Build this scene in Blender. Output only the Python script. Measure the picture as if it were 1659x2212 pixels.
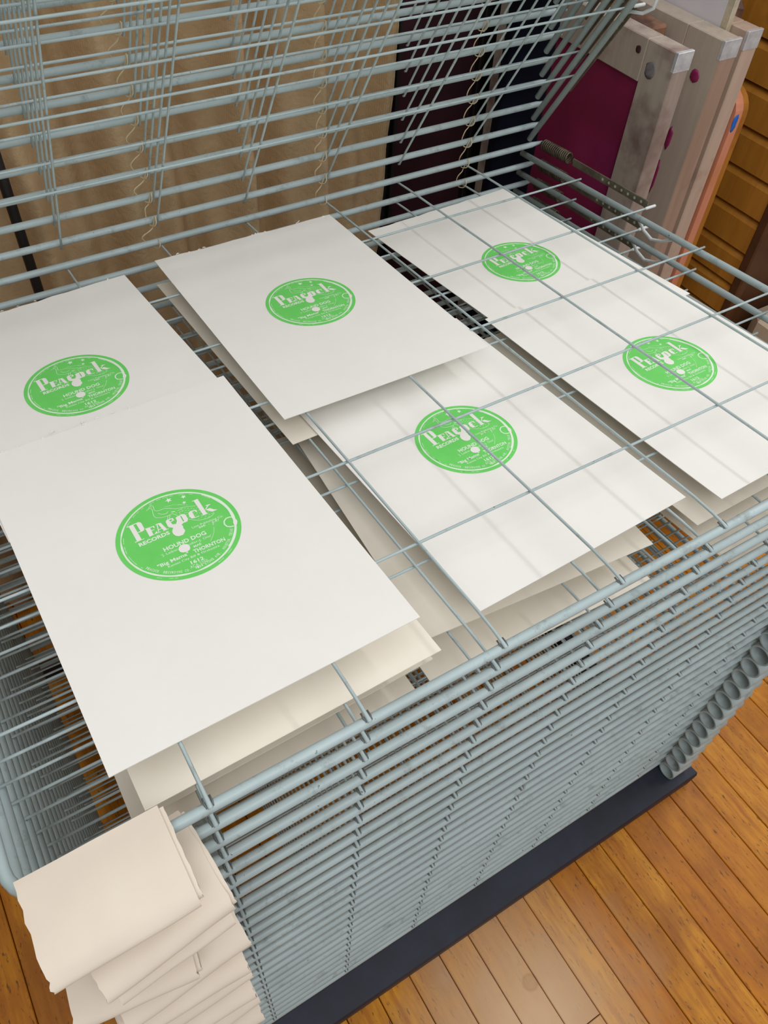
import bpy, bmesh, math, random
from mathutils import Vector, Matrix, noise
random.seed(7)
for o in list(bpy.data.objects):
    bpy.data.objects.remove(o)
C = bpy.context.scene.collection
SC = bpy.context.scene
S = 0.127            # one grid cell of the rack in metres
FZ = 7.75            # floor lies this many cells below the front of the top lowered shelf
R = math.radians

def P(x, y, z):      # rack cells -> metres, floor at z = 0
    return Vector((x * S, y * S, (z + FZ) * S))

# ------------------------------------------------------------------ camera
cam_d = bpy.data.cameras.new('camera')
cam = bpy.data.objects.new('camera', cam_d)
C.objects.link(cam)
cam_d.sensor_fit = 'HORIZONTAL'
cam_d.sensor_width = 36.0
cam_d.lens = 36.0 * 1751.609 / 1659.0
cam_d.clip_start = 0.05
cam.matrix_world = Matrix.Translation(P(-4.2280, -1.7401, 4.3998)) @ Matrix(((0.852024, 0.370816, -0.369528), (-0.520764, 0.672476, -0.525909), (0.053483, 0.640524, 0.766074))).to_4x4()
SC.camera = cam

# ------------------------------------------------------------------ light
w = bpy.data.worlds.new('room_light')
SC.world = w
w.use_nodes = True
w.node_tree.nodes['Background'].inputs[0].default_value = (1.0, 0.99, 0.98, 1)
w.node_tree.nodes['Background'].inputs[1].default_value = 0.50
def area(name, loc, target, sx, sy, power, col):
    d = bpy.data.lights.new(name, 'AREA')
    d.shape = 'RECTANGLE'; d.size = sx; d.size_y = sy; d.energy = power; d.color = col
    o = bpy.data.objects.new(name, d); C.objects.link(o)
    o.location = loc
    o.rotation_euler = (Vector(target) - Vector(loc)).to_track_quat('-Z', 'Y').to_euler()
    return o
area('ceiling_tube_light_right', (1.95, 0.35, 2.75), (1.95, 0.35, 0.0), 0.10, 2.4, 30, (1.0, 0.99, 0.97))
area('ceiling_light_panel', (-0.25, 0.35, 3.2), (-0.2, 0.5, 0.9), 3.4, 3.2, 32, (0.97, 0.985, 1.0))
area('fill_light_front', (-0.5, -1.3, 2.75), (-0.2, 0.6, 0.9), 2.2, 0.8, 24, (0.98, 0.99, 1.0))  # added fill that brightens the rear prints, no known fixture
SC.view_settings.view_transform = 'Standard'
SC.view_settings.look = 'None'
SC.view_settings.gamma = 1.0
SC.view_settings.use_curve_mapping = False
SC.view_settings.exposure = -0.19

# ------------------------------------------------------------------ materials
def srgb(r, g, b):
    f = lambda c: (c / 255 / 12.92) if c / 255 <= 0.04045 else ((c / 255 + 0.055) / 1.055) ** 2.4
    return (f(r), f(g), f(b), 1)

class NT:
    def __init__(self, name):
        self.m = bpy.data.materials.new(name); self.m.use_nodes = True
        self.t = self.m.node_tree; self.b = self.t.nodes['Principled BSDF']
    def n(self, typ, **kw):
        nd = self.t.nodes.new(typ)
        for k, v in kw.items():
            if k in ('inp',):
                for a, c in v.items(): nd.inputs[a].default_value = c
            else: setattr(nd, k, v)
        return nd
    def l(self, a, b): self.t.links.new(a, b)
    def coord(self, kind='Object', scale=(1, 1, 1), rnd=0.0):
        if kind == 'World': out = self.n('ShaderNodeNewGeometry').outputs['Position']
        else: out = self.n('ShaderNodeTexCoord').outputs[kind]
        mp = self.n('ShaderNodeMapping'); mp.inputs['Scale'].default_value = scale
        self.l(out, mp.inputs['Vector'])
        if rnd:
            oi = self.n('ShaderNodeObjectInfo'); mu = self.n('ShaderNodeMath', operation='MULTIPLY')
            mu.inputs[1].default_value = rnd; self.l(oi.outputs['Random'], mu.inputs[0])
            cx = self.n('ShaderNodeCombineXYZ'); self.l(mu.outputs[0], cx.inputs[0]); self.l(mu.outputs[0], cx.inputs[2])
            self.l(cx.outputs[0], mp.inputs['Location'])
        return mp.outputs[0]
    def noise(self, vec, scale, detail=4, rough=0.6):
        nd = self.n('ShaderNodeTexNoise'); nd.inputs['Scale'].default_value = scale
        nd.inputs['Detail'].default_value = detail; nd.inputs['Roughness'].default_value = rough
        self.l(vec, nd.inputs['Vector']); return nd.outputs['Fac']
    def ramp(self, fac, stops):
        r = self.n('ShaderNodeValToRGB'); e = r.color_ramp.elements
        while len(e) < len(stops): e.new(0.5)
        for k, (p, c) in enumerate(stops): e[k].position = p; e[k].color = c
        self.l(fac, r.inputs[0]); return r.outputs[0]
    def mix(self, fac, a, b, mode='MIX'):
        m = self.n('ShaderNodeMix', data_type='RGBA', blend_type=mode)
        for sock, v in ((m.inputs[0], fac), (m.inputs[6], a), (m.inputs[7], b)):
            if hasattr(v, 'links') or isinstance(v, bpy.types.NodeSocket): self.l(v, sock)
            else: sock.default_value = v
        return m.outputs[2]
    def bump(self, h, strength=0.2, dist=0.002):
        b = self.n('ShaderNodeBump'); b.inputs['Strength'].default_value = strength; b.inputs['Distance'].default_value = dist
        self.l(h, b.inputs['Height']); self.l(b.outputs[0], self.b.inputs['Normal'])
    def done(self, col, rough=0.5, metal=0.0):
        if isinstance(col, bpy.types.NodeSocket): self.l(col, self.b.inputs['Base Color'])
        else: self.b.inputs['Base Color'].default_value = col
        self.b.inputs['Roughness'].default_value = rough; self.b.inputs['Metallic'].default_value = metal
        return self.m

def two_tone(name, a, b, scale=20, rough=0.5, metal=0, lo=0.35, hi=0.65, kind='Object', sc=(1, 1, 1), bump=0.0):
    t = NT(name); v = t.coord(kind, sc); f = t.noise(v, scale)
    if bump: t.bump(f, bump)
    return t.done(t.ramp(f, [(lo, a), (hi, b)]), rough, metal)

def paint_mat():
    t = NT('grey_blue_rack_enamel'); v = t.coord('World')
    base = t.ramp(t.noise(v, 9, 5), [(0.3, srgb(164, 179, 180)), (0.7, srgb(181, 197, 199))])
    grime = t.ramp(t.noise(v, 34, 6, 0.75), [(0.56, (0, 0, 0, 1)), (0.74, (0.8, 0.8, 0.8, 1))])
    c = t.mix(grime, base, srgb(120, 124, 120))
    chip = t.ramp(t.noise(v, 170, 3, 0.6), [(0.72, (0, 0, 0, 1)), (0.76, (1, 1, 1, 1))])
    c = t.mix(chip, c, srgb(74, 72, 66))
    return t.done(c, 0.42)
M_paint = paint_mat()
M_weld = two_tone('grimy_weld_flash', srgb(112, 116, 114), srgb(88, 92, 90), 80, 0.5)
M_tip = two_tone('white_dipped_tip', srgb(226, 232, 232), srgb(214, 220, 220), 40, 0.5)
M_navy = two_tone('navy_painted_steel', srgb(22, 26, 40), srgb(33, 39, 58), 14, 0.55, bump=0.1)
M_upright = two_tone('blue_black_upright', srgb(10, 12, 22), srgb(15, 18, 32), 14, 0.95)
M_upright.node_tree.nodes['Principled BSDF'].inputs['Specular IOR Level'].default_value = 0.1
M_spring = two_tone('oiled_spring_steel', srgb(70, 62, 52), srgb(118, 106, 88), 60, 0.45, 0.6)
M_strap = two_tone('tarnished_strap_steel', srgb(92, 86, 72), srgb(124, 116, 98), 50, 0.5, 0.4)
M_hole = two_tone('punched_hole', srgb(170, 166, 150), srgb(190, 186, 170), 50, 0.6)

def paper_mat(name, a, b):
    t = NT(name); v = t.coord('Object')
    f = t.noise(v, 900, 3, 0.7); t.bump(f, 0.12, 0.0006)
    g = t.noise(v, 14, 3)
    return t.done(t.ramp(g, [(0.3, a), (0.7, b)]), 0.9)
M_paper = paper_mat('cotton_rag_paper', srgb(240, 237, 231), srgb(243, 240, 234))
M_news = paper_mat('cream_folded_paper', srgb(222, 207, 191), srgb(227, 215, 198))
def ink_mat():
    t = NT('green_block_ink'); v = t.coord('Object')
    f = t.noise(v, 700, 4, 0.7); g = t.noise(v, 45, 4, 0.6)
    c = t.ramp(g, [(0.3, srgb(106, 213, 98)), (0.7, srgb(118, 219, 108))])
    speck = t.ramp(f, [(0.70, (0, 0, 0, 1)), (0.76, (0.8, 0.8, 0.8, 1))])
    return t.done(t.mix(speck, c, srgb(170, 230, 160)), 0.6)
M_ink = ink_mat()
M_knock = paper_mat('unprinted_lettering', srgb(228, 243, 222), srgb(234, 246, 228))

def plank_mat():
    t = NT('amber_maple_strip')
    oi = t.n('ShaderNodeObjectInfo')
    v = t.coord('World', (9, 1.0, 9), 31.0)
    grain = t.noise(v, 9.0, 6, 0.65)
    v2 = t.coord('World', (1, 1, 1), 11.0)
    blot = t.noise(v2, 7.0, 4, 0.6)
    tone = t.ramp(oi.outputs['Random'], [(0.0, srgb(200, 124, 22)), (0.35, srgb(214, 142, 32)), (0.7, srgb(220, 152, 42)), (1.0, srgb(208, 132, 28))])
    c = t.mix(t.ramp(grain, [(0.32, (1, 1, 1, 1)), (0.62, (0, 0, 0, 1))]), tone, srgb(176, 102, 20))
    c = t.mix(t.ramp(blot, [(0.36, (0.65, 0.65, 0.65, 1)), (0.6, (0, 0, 0, 1))]), c, srgb(148, 84, 22))
    v3 = t.coord('World', (22, 5, 22), 7.0)
    fleck = t.ramp(t.noise(v3, 10, 3, 0.7), [(0.60, (0, 0, 0, 1)), (0.68, (0.8, 0.8, 0.8, 1))])
    c = t.mix(fleck, c, srgb(84, 50, 26))
    # pale floor glare painted into the colour, over varnish worn to bare wood
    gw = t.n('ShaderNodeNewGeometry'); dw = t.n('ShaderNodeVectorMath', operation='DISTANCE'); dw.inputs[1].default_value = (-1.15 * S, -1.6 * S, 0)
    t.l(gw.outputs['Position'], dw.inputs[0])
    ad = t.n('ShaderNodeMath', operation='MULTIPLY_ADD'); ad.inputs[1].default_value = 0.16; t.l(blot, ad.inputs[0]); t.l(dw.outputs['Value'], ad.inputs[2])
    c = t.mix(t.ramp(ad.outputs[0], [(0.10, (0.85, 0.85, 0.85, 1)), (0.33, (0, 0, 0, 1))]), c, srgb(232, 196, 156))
    # dried ring stain left by a can
    ge = t.n('ShaderNodeNewGeometry'); ds = t.n('ShaderNodeVectorMath', operation='DISTANCE'); ds.inputs[1].default_value = (-0.911 * S, -1.287 * S, 0)
    t.l(ge.outputs['Position'], ds.inputs[0])
    rg = t.ramp(ds.outputs['Value'], [(0.0, (0.18, 0.18, 0.18, 1)), (0.0115, (0.2, 0.2, 0.2, 1)), (0.013, (0.75, 0.75, 0.75, 1)), (0.0145, (0, 0, 0, 1))])
    c = t.mix(rg, c, srgb(150, 96, 44))
    t.bump(grain, 0.08, 0.001)
    t.b.inputs['Specular IOR Level'].default_value = 0.28
    return t.done(c, 0.42)
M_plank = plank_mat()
M_sub = two_tone('dark_floor_joint', srgb(34, 20, 10), srgb(48, 30, 16), 20, 0.9)

def curtain_mat():
    t = NT('tan_linen_curtain'); v = t.coord('World')
    f = t.noise(v, 5, 4); wv = t.n('ShaderNodeTexWave'); wv.inputs['Scale'].default_value = 170; wv.inputs['Distortion'].default_value = 1.5
    t.l(v, wv.inputs['Vector'])
    c = t.ramp(f, [(0.3, srgb(200, 168, 126)), (0.7, srgb(218, 190, 150))])
    c = t.mix(0.12, c, wv.outputs['Color'], 'MULTIPLY')
    t.bump(t.noise(v, 38, 5, 0.7), 0.55, 0.006)
    return t.done(c, 0.95)
M_curtain = curtain_mat()
M_wall = two_tone('dim_plaster', srgb(120, 110, 100), srgb(132, 122, 110), 6, 0.9, kind='World')
M_black = two_tone('black_lacquer', srgb(22, 20, 20), srgb(34, 31, 30), 20, 0.5)
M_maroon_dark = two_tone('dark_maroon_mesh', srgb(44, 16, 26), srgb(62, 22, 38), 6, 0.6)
M_dkframe = two_tone('dark_stained_frame', srgb(20, 18, 18), srgb(32, 30, 30), 12, 0.6)
def mesh_mat():
    t = NT('magenta_screen_mesh'); v = t.coord('World')
    f = t.noise(v, 4.0, 4, 0.6)
    c = t.ramp(f, [(0.3, srgb(108, 30, 60)), (0.55, srgb(140, 32, 78)), (0.75, srgb(152, 42, 102))])
    wv = t.noise(v, 900, 2); t.bump(wv, 0.1, 0.0005)
    return t.done(c, 0.55)
M_mag = mesh_mat()
def frame_mat(name, a, b, stain, amt=0.66, scale=9):
    t = NT(name); v = t.coord('World', (14, 14, 1.2)); f = t.noise(v, 5, 5, 0.6)
    c = t.ramp(f, [(0.3, a), (0.7, b)])
    s = t.ramp(t.noise(t.coord('World'), scale, 4, 0.6), [(amt - 0.06, (0, 0, 0, 1)), (amt + 0.1, (0.8, 0.8, 0.8, 1))])
    return t.done(t.mix(s, c, stain), 0.55)
M_fr1 = frame_mat('bleached_pine_frame', srgb(178, 162, 148), srgb(194, 180, 166), srgb(122, 92, 90), 0.58)
M_fr2 = frame_mat('pale_washed_frame', srgb(186, 172, 156), srgb(200, 186, 170), srgb(150, 128, 118), 0.64)
M_fr3 = frame_mat('yellowed_pine_frame', srgb(190, 164, 146), srgb(202, 178, 160), srgb(150, 112, 100), 0.62)
M_end1 = frame_mat('bare_end_wood', srgb(156, 138, 128), srgb(172, 154, 142), srgb(120, 96, 88), 0.6)
M_end2 = frame_mat('brown_end_wood', srgb(158, 130, 112), srgb(172, 144, 126), srgb(140, 112, 96), 0.62)
M_tape = two_tone('silver_corner_tape', srgb(206, 204, 208), srgb(238, 238, 240), 60, 0.25, 0.35)
M_blank = two_tone('amber_screen_mesh', srgb(176, 132, 62), srgb(196, 152, 80), 8, 0.6)
M_pink = frame_mat('pink_stained_board', srgb(214, 136, 106), srgb(224, 150, 118), srgb(196, 128, 62), 0.55, 5)
M_dkwood = two_tone('dark_brown_cabinet_wood', srgb(74, 42, 18), srgb(96, 58, 26), 10, 0.6)
M_orange = frame_mat('orange_varnished_edge', srgb(176, 112, 38), srgb(192, 128, 48), srgb(150, 90, 30), 0.62)
M_blue = two_tone('blue_ink_smear', srgb(24, 96, 190), srgb(40, 112, 206), 40, 0.5)
M_board = frame_mat('honey_varnished_board', srgb(172, 112, 34), srgb(194, 134, 48), srgb(124, 74, 20), 0.6, 6)
M_white = two_tone('lilac_white_panel', srgb(214, 208, 216), srgb(224, 220, 226), 5, 0.4)
M_alu = two_tone('worn_panel_edge', srgb(196, 184, 158), srgb(216, 206, 184), 60, 0.4, 0.2)
M_old = frame_mat('old_brown_wood', srgb(120, 82, 60), srgb(158, 116, 92), srgb(70, 40, 30), 0.5, 18)
M_magchip = two_tone('magenta_emulsion', srgb(138, 34, 84), srgb(150, 44, 96), 60, 0.4)
M_cord = two_tone('natural_cotton_cord', srgb(206, 186, 150), srgb(222, 204, 170), 80, 0.9)
M_box = two_tone('pale_cardboard', srgb(200, 180, 156), srgb(210, 192, 168), 14, 0.9)

# ------------------------------------------------------------------ mesh helpers
class MB:
    def __init__(s): s.v = []; s.f = []; s.mi = []; s.sm = []
    def face(s, idx, m=0, sm=False): s.f.append(idx); s.mi.append(m); s.sm.append(sm)
    def box(s, a, b, m=0, ch=0.0):
        x0, y0, z0 = a; x1, y1, z1 = b
        k = len(s.v)
        if ch <= 0:
            s.v += [(x0, y0, z0), (x1, y0, z0), (x1, y1, z0), (x0, y1, z0), (x0, y0, z1), (x1, y0, z1), (x1, y1, z1), (x0, y1, z1)]
            for q in ((0, 3, 2, 1), (4, 5, 6, 7), (0, 1, 5, 4), (1, 2, 6, 5), (2, 3, 7, 6), (3, 0, 4, 7)):
                s.face([k + i for i in q], m)
        else:
            bm = bmesh.new(); bmesh.ops.create_cube(bm, size=1)
            for v in bm.verts:
                v.co = Vector(((v.co.x + .5) * (x1 - x0) + x0, (v.co.y + .5) * (y1 - y0) + y0, (v.co.z + .5) * (z1 - z0) + z0))
            bmesh.ops.bevel(bm, geom=bm.edges[:], offset=ch, segments=1, affect='EDGES')
            bm.verts.index_update()
            s.v += [tuple(v.co) for v in bm.verts]
            for f in bm.faces: s.face([k + v.index for v in f.verts], m)
            bm.free()
        return s
    def tube(s, path, r, n=8, m=0, cap=True, closed=False, squash=None):
        path = [Vector(p) for p in path]; N = len(path); k0 = len(s.v)
        rr = r if isinstance(r, (list, tuple)) else [r] * N
        t0 = (path[1] - path[0]).normalized()
        up = Vector((0, 0, 1)) if abs(t0.z) < 0.9 else Vector((1, 0, 0))
        nx = t0.cross(up).normalized(); ny = nx.cross(t0).normalized(); pt = t0
        for i, p in enumerate(path):
            a = path[i] - path[i - 1] if i > 0 else path[1] - path[0]
            b = path[i + 1] - path[i] if i < N - 1 else path[i] - path[i - 1]
            t = (a.normalized() + b.normalized()).normalized()
            q = pt.rotation_difference(t); nx = (q @ nx).normalized(); ny = (q @ ny).normalized(); pt = t
            sq = squash[i] if squash else (1, 1)
            for j in range(n):
                an = 2 * math.pi * j / n
                s.v.append(tuple(p + nx * math.cos(an) * rr[i] * sq[0] + ny * math.sin(an) * rr[i] * sq[1]))
        for i in range(N - 1):
            for j in range(n):
                a = k0 + i * n + j; b = k0 + i * n + (j + 1) % n
                s.face([a, b, b + n, a + n], m, True)
        if cap:
            s.face([k0 + j for j in range(n)][::-1], m); s.face([k0 + (N - 1) * n + j for j in range(n)], m)
        return s
    def ring_tube(s, x0, x1, cy, cz, ro, ri, n=18, m=0):   # open hollow sleeve along X
        k = len(s.v)
        for x, r in ((x0, ri), (x0, ro), (x1, ro), (x1, ri)):
            for j in range(n):
                a = 2 * math.pi * j / n; s.v.append((x, cy + math.cos(a) * r, cz + math.sin(a) * r))
        for i in range(4):
            for j in range(n):
                a = k + i * n + j; b = k + i * n + (j + 1) % n; i2 = (i + 1) % 4
                s.face([a, k + i2 * n + j, k + i2 * n + (j + 1) % n, b], m, i in (1, 3))
        return s
    def poly(s, pts, z, m=0):
        k = len(s.v); s.v += [(x, y, z) for x, y in pts]
        s.face(list(range(k, k + len(pts))), m); return s
    def mesh(s, name, mats):
        me = bpy.data.meshes.new(name); me.from_pydata(s.v, [], s.f)
        for m in (mats if isinstance(mats, (list, tuple)) else [mats]): me.materials.append(m)
        me.polygons.foreach_set('material_index', s.mi); me.polygons.foreach_set('use_smooth', s.sm)
        me.update(); return me
    def obj(s, name, mats, parent=None, loc=None):
        return put(name, s.mesh(name, mats), parent, loc)

def put(name, me, parent=None, loc=None):
    o = bpy.data.objects.new(name, me); C.objects.link(o)
    if parent: o.parent = parent
    if loc is not None: o.location = loc
    return o
def empty(name, loc=(0, 0, 0)):
    o = bpy.data.objects.new(name, None); C.objects.link(o); o.location = loc; return o
def tag(o, label=None, cat=None, group=None, kind=None):
    for k, v in (('label', label), ('category', cat), ('group', group), ('kind', kind)):
        if v: o[k] = v
    return o
def G(me_pts): return [tuple(p * S for p in q) for q in me_pts]

# ------------------------------------------------------------------ the setting
floor = MB().box((-2.0, -1.2, -0.06), (2.2, 2.2, -0.012)).obj('floor', M_sub)
tag(floor, kind='structure')
PW = 0.478 * S
plank_me = {}
def plank(x, y0, y1, dz):
    L = y1 - y0; key = round(L, 2)
    if key not in plank_me:
        h = PW / 2 - 0.0007; c = 0.0012; L2 = key / 2 - 0.0006
        mb = MB(); k = 0
        mb.v = [(-h, -L2, -0.012), (h, -L2, -0.012), (h, L2, -0.012), (-h, L2, -0.012),
                (-h, -L2, -c), (h, -L2, -c), (h, L2, -c), (-h, L2, -c),
                (-h + c, -L2 + c, 0), (h - c, -L2 + c, 0), (h - c, L2 - c, 0), (-h + c, L2 - c, 0)]
        for q in ((0, 1, 5, 4), (1, 2, 6, 5), (2, 3, 7, 6), (3, 0, 4, 7), (4, 5, 9, 8), (5, 6, 10, 9), (6, 7, 11, 10), (7, 4, 8, 11), (8, 9, 10, 11)):
            mb.face(list(q))
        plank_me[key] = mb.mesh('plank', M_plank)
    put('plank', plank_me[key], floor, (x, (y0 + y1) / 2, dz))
for i in range(-27, 30):
    x = (-2.25 + 0.478 * (i + 0.5)) * S
    if abs(x) > 1.95: continue
    rr = random.Random(i * 13 + 5)
    cuts = [-1.15]
    yy = -1.15 + rr.choice((1.0, 1.3, 1.5, 1.7))
    while yy < 1.9: cuts.append(round(yy, 2)); yy += rr.choice((0.9, 1.1, 1.3))
    if i == 3: cuts = [-1.15, round(-2.05 * S, 2), 0.95]
    cuts = [q for q in cuts if i == 3 or not -0.37 < q < 0.02]
    cuts.append(2.15)
    for a, b in zip(cuts, cuts[1:]): plank(x, a, b, -rr.random() * 0.0006)
wb = MB().box((-2.0, 10.6 * S, 0), (2.2, 10.9 * S, 2.6)).obj('wall_back', M_wall); tag(wb, kind='structure')
wl = MB().box((-2.06, -1.2, -0.06), (-2.0, 10.9 * S, 2.6)).obj('wall_left_unseen', M_wall); tag(wl, kind='structure')  # out of view, added to cut ambient light entering the rack
wr = MB().box((2.2, -1.2, -0.06), (2.26, 10.9 * S, 2.6)).obj('wall_right_unseen', M_wall); tag(wr, kind='structure')  # likewise unseen, added to hold back light from the right

# ------------------------------------------------------------------ the rack
rack = empty('drying_rack', P(-1, 3, -FZ))
tag(rack, 'grey-blue wire shelf drying rack with springs, lower shelves flat and upper shelves swung up', 'drying rack')
RT, RW, D = 0.036, 0.0120, 5.98
XL, XR = -5.04, 2.955
NLOW, NUP = 26, 10

def shelf_meshes():
    out = {}
    zt = -0.061
    # side tubes + front rail: one bent tube
    r = 0.24; path = [(XL, 0.09, zt)]
    path += [(XL, -D + r + 0.6, zt)]
    for a in range(0, 91, 15):
        path.append((XL + r - r * math.cos(R(a)), -D + r - r * math.sin(R(a)), zt))
    for a in range(0, 91, 15):
        path.append((XR - r + r * math.sin(R(a)), -D + r - r * math.cos(R(a)), zt))
    path += [(XR, -D + r + 0.6, zt), (XR, 0.09, zt)]
    mb = MB().tube(G(path), RT * S, 10)
    # rear rail with pinched ends
    zr = 0.059
    pr = [(XL - 0.22, 0, zr), (XL - 0.12, 0, zr), (XL + 0.0, 0, zr), (XR + 0.06, 0, zr), (XR + 0.12, 0, zr), (XR + 0.24, 0, zr)]
    mb.tube(G(pr), RT * S, 10, squash=[(0.45, 0.5), (0.7, 0.8), (1, 1), (1, 1), (0.7, 0.8), (0.45, 0.5)])
    out['shelf'] = mb.mesh('shelf', M_paint)
    # wires front to back
    wp = [(0, 0.05, 0.022), (0, 0.03, 0.006), (0, -0.2, 0.012), (0, -D + 0.3, 0.012), (0, -D + 0.12, 0.0), (0, -D + 0.03, -0.012), (0, -D - 0.02, -0.022), (0, -D - 0.028, -0.026)]
    out['wire'] = MB().tube(G(wp), RW * S, 6, squash=[(1, 1)] * 4 + [(1.0, 1), (1.2, 1.0), (1.35, 1.0), (1.25, 0.9)])
    mb = out['wire']
    for sx in (-1, 1): mb.tube(G([(sx * 0.021, -D + 0.045, -0.018), (sx * 0.023, -D + 0.01, -0.022), (sx * 0.018, -D - 0.018, -0.031)]), 0.0065 * S, 5, 1)
    out['wire'] = mb.mesh('wire', [M_paint, M_weld])
    xp = [(XL - 0.05, 0, -0.012), (XL + 0.4, 0, -0.014), (-1, 0, -0.014), (XR - 0.4, 0, -0.014), (XR + 0.05, 0, -0.012)]
    out['cross'] = MB().tube(G(xp), RW * S, 6).mesh('cross_wire', M_paint)
    xp2 = [(XL - 0.05, 0, -0.012), (-1, 0, -0.014), (XR + 0.1, 0, -0.012), (XR + 0.16, 0, -0.012)]
    mb = MB().tube(G(xp2), RW * S, 6)
    mb.tube(G([(XR + 0.15, 0, -0.012), (XR + 0.16, 0, -0.012), (XR + 0.30, 0, -0.012), (XR + 0.31, 0, -0.012)]), [RW * S * 0.9, RW * S * 1.5, RW * S * 1.5, RW * S], 8, 1)
    out['crosspeg'] = mb.mesh('cross_wire', [M_paint, M_tip])
    # all wires of a shelf too low to pick apart
    mb = MB()
    for i in range(-4, 3):
        for sx in (-1, 1): mb.tube(G([(i + sx * 0.021, -D + 0.045, -0.018), (i + sx * 0.023, -D + 0.01, -0.022), (i + sx * 0.018, -D - 0.018, -0.031)]), 0.0065 * S, 4, 1)
        mb.tube(G([(i + p[0], p[1], p[2]) for p in wp]), RW * S, 5, squash=[(1, 1)] * 4 + [(1.0, 1), (1.2, 1.0), (1.35, 1.0), (1.25, 0.9)])
    for j in range(1, 6): mb.tube(G([(p[0], -D + j * 0.997, p[2]) for p in xp]), RW * S, 5)
    out['grid'] = mb.mesh('wire_grid', [M_paint, M_weld])
    # coil spring with hooks
    pts = [(3.17, -0.02, 0.07), (3.17, -0.06, 0.055)]
    N = 15 * 10
    for q in range(N + 1):
        a = 2 * math.pi * q / 10; f = q / N
        pts.append((3.17 + 0.062 * math.cos(a), -0.08 - 0.50 * f, 0.055 + 0.062 * math.sin(a)))
    pts += [(3.18, -0.62, 0.03), (3.165, -0.70, 0.02)]
    out['spring'] = MB().tube(G(pts), 0.0125 * S, 5).mesh('spring', M_spring)
    # perforated strap
    mb = MB()
    y0, y1 = -0.66, -1.97
    zs = lambda y: 0.02 + (y - y1) / (y0 - y1) * 0.03 - 0.05
    k = len(mb.v)
    for x in (3.150, 3.166):
        for y, dz in ((y1, 0), (y0, 0), (y0, 0.085), (y1, 0.085)): mb.v.append((x * S, y * S, (zs(y) + dz) * S))
    for q in ((0, 3, 2, 1), (4, 5, 6, 7), (0, 1, 5, 4), (1, 2, 6, 5), (2, 3, 7, 6), (3, 0, 4, 7)): mb.face([k + i for i in q], 0)
    def disc(x, y, z, r, m):
        k = len(mb.v)
        for j in range(8):
            a = 2 * math.pi * j / 8; mb.v.append((x * S, (y + r * math.cos(a)) * S, (z + r * math.sin(a)) * S))
        mb.face([k + 7 - j for j in range(8)], m)
    for h in range(7):
        disc(3.1485, y1 + 0.10 + 0.11 * h, zs(y1 + 0.10 + 0.11 * h) + 0.043, 0.018, 1)
    out['strap'] = mb.mesh('perforated_strap', [M_strap, M_hole])
    hk = [(XR + 0.03, -2.02, -0.08), (XR + 0.06, -2.12, -0.2), (XR + 0.07, -2.25, -0.255), (XR + 0.05, -2.42, -0.2), (XR + 0.02, -2.60, -0.09)]
    out['hook'] = MB().tube(G(hk), 0.019 * S, 6).mesh('stop_hook', M_tip)
    out['sleeve'] = MB().ring_tube(2.42 * S, 2.80 * S, (-D - 0.165) * S, -0.05 * S, 0.137 * S, 0.118 * S, 20).mesh('edge_sleeve', M_paint)
    return out
SM = shelf_meshes()

def add_shelf(loc, rotx, detail, low, idx):
    sh = put('shelf', SM['shelf'], rack)
    sh.location = Vector(loc) - rack.location; sh.rotation_euler = (rotx, 0, 0)
    if detail:
        for i in range(-4, 3): put('wire', SM['wire'], sh, (i * S, 0, 0))
        for j in range(1, 6):
            put('cross_wire', SM['crosspeg' if j == 4 else 'cross'], sh, (0, (-D + j * 0.997) * S, 0))
    else:
        tag(put('wire_grid', SM['grid'], sh), kind='stuff')
    if (low and idx < 5):
        put('spring', SM['spring'], sh); put('stop_hook', SM['hook'], sh)
    if (low and idx < 5) or (not low):
        put('perforated_strap', SM['strap'], sh)
    if not low and idx < 3: put('stop_hook', SM['hook'], sh)
    if low: put('edge_sleeve', SM['sleeve'], sh)
    return sh

def shelf_frame(k):      # front point, back point (cells) of lowered shelf k
    return Vector((0, 0, -0.284 * k)), Vector((0, 5.957, -0.540 - 0.26 * k))
for k in range(NLOW):
    O, B = shelf_frame(k); d = (B - O).normalized()
    add_shelf(P(0, *(O + d * D)[1:]), math.atan2(d.z, d.y), k < 9, True, k)
for m in range(1, NUP + 1):
    add_shelf(P(0, 5.957, -0.540 + 0.26 * m), -R(59.25), m < 9, False, m)
# navy frame: base beams and rear uprights
def rack_part(name, a, b, ch=0.002, mat=None):
    p, q = P(*a) - rack.location, P(*b) - rack.location
    return MB().box(tuple(p), tuple(q), 0, ch).obj(name, mat or M_navy, rack)
mb = MB()
x0, x1 = -5.5, 2.92
pr = [(-0.02, -7.30), (-0.40, -7.33), (-0.42, -7.40), (-0.40, -7.75), (-0.02, -7.75)]
k0 = 0
for x in (x0, x1):
    for (y, z) in pr: mb.v.append(tuple(P(x - (0.06 if (x > 0 and y > -0.1) else 0), y, z) - rack.location))
mb.face([4, 3, 2, 1, 0]); mb.face([5, 6, 7, 8, 9])
for j in range(5): mb.face([j, (j + 1) % 5, 5 + (j + 1) % 5, 5 + j])
mb.obj('base_beam', M_navy, rack)
rack_part('side_beam', (-5.5, -0.01, -7.72), (-5.2, 6.3, -7.36))
rack_part('side_beam', (2.6, -0.01, -7.72), (2.86, 6.3, -7.36))
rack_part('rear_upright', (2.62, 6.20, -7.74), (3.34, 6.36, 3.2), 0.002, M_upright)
rack_part('rear_upright', (-5.7, 6.20, -7.74), (-5.1, 6.36, 3.2))
rack_part('rear_beam', (-5.1, 6.20, -7.72), (2.62, 6.34, -7.4))

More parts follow.
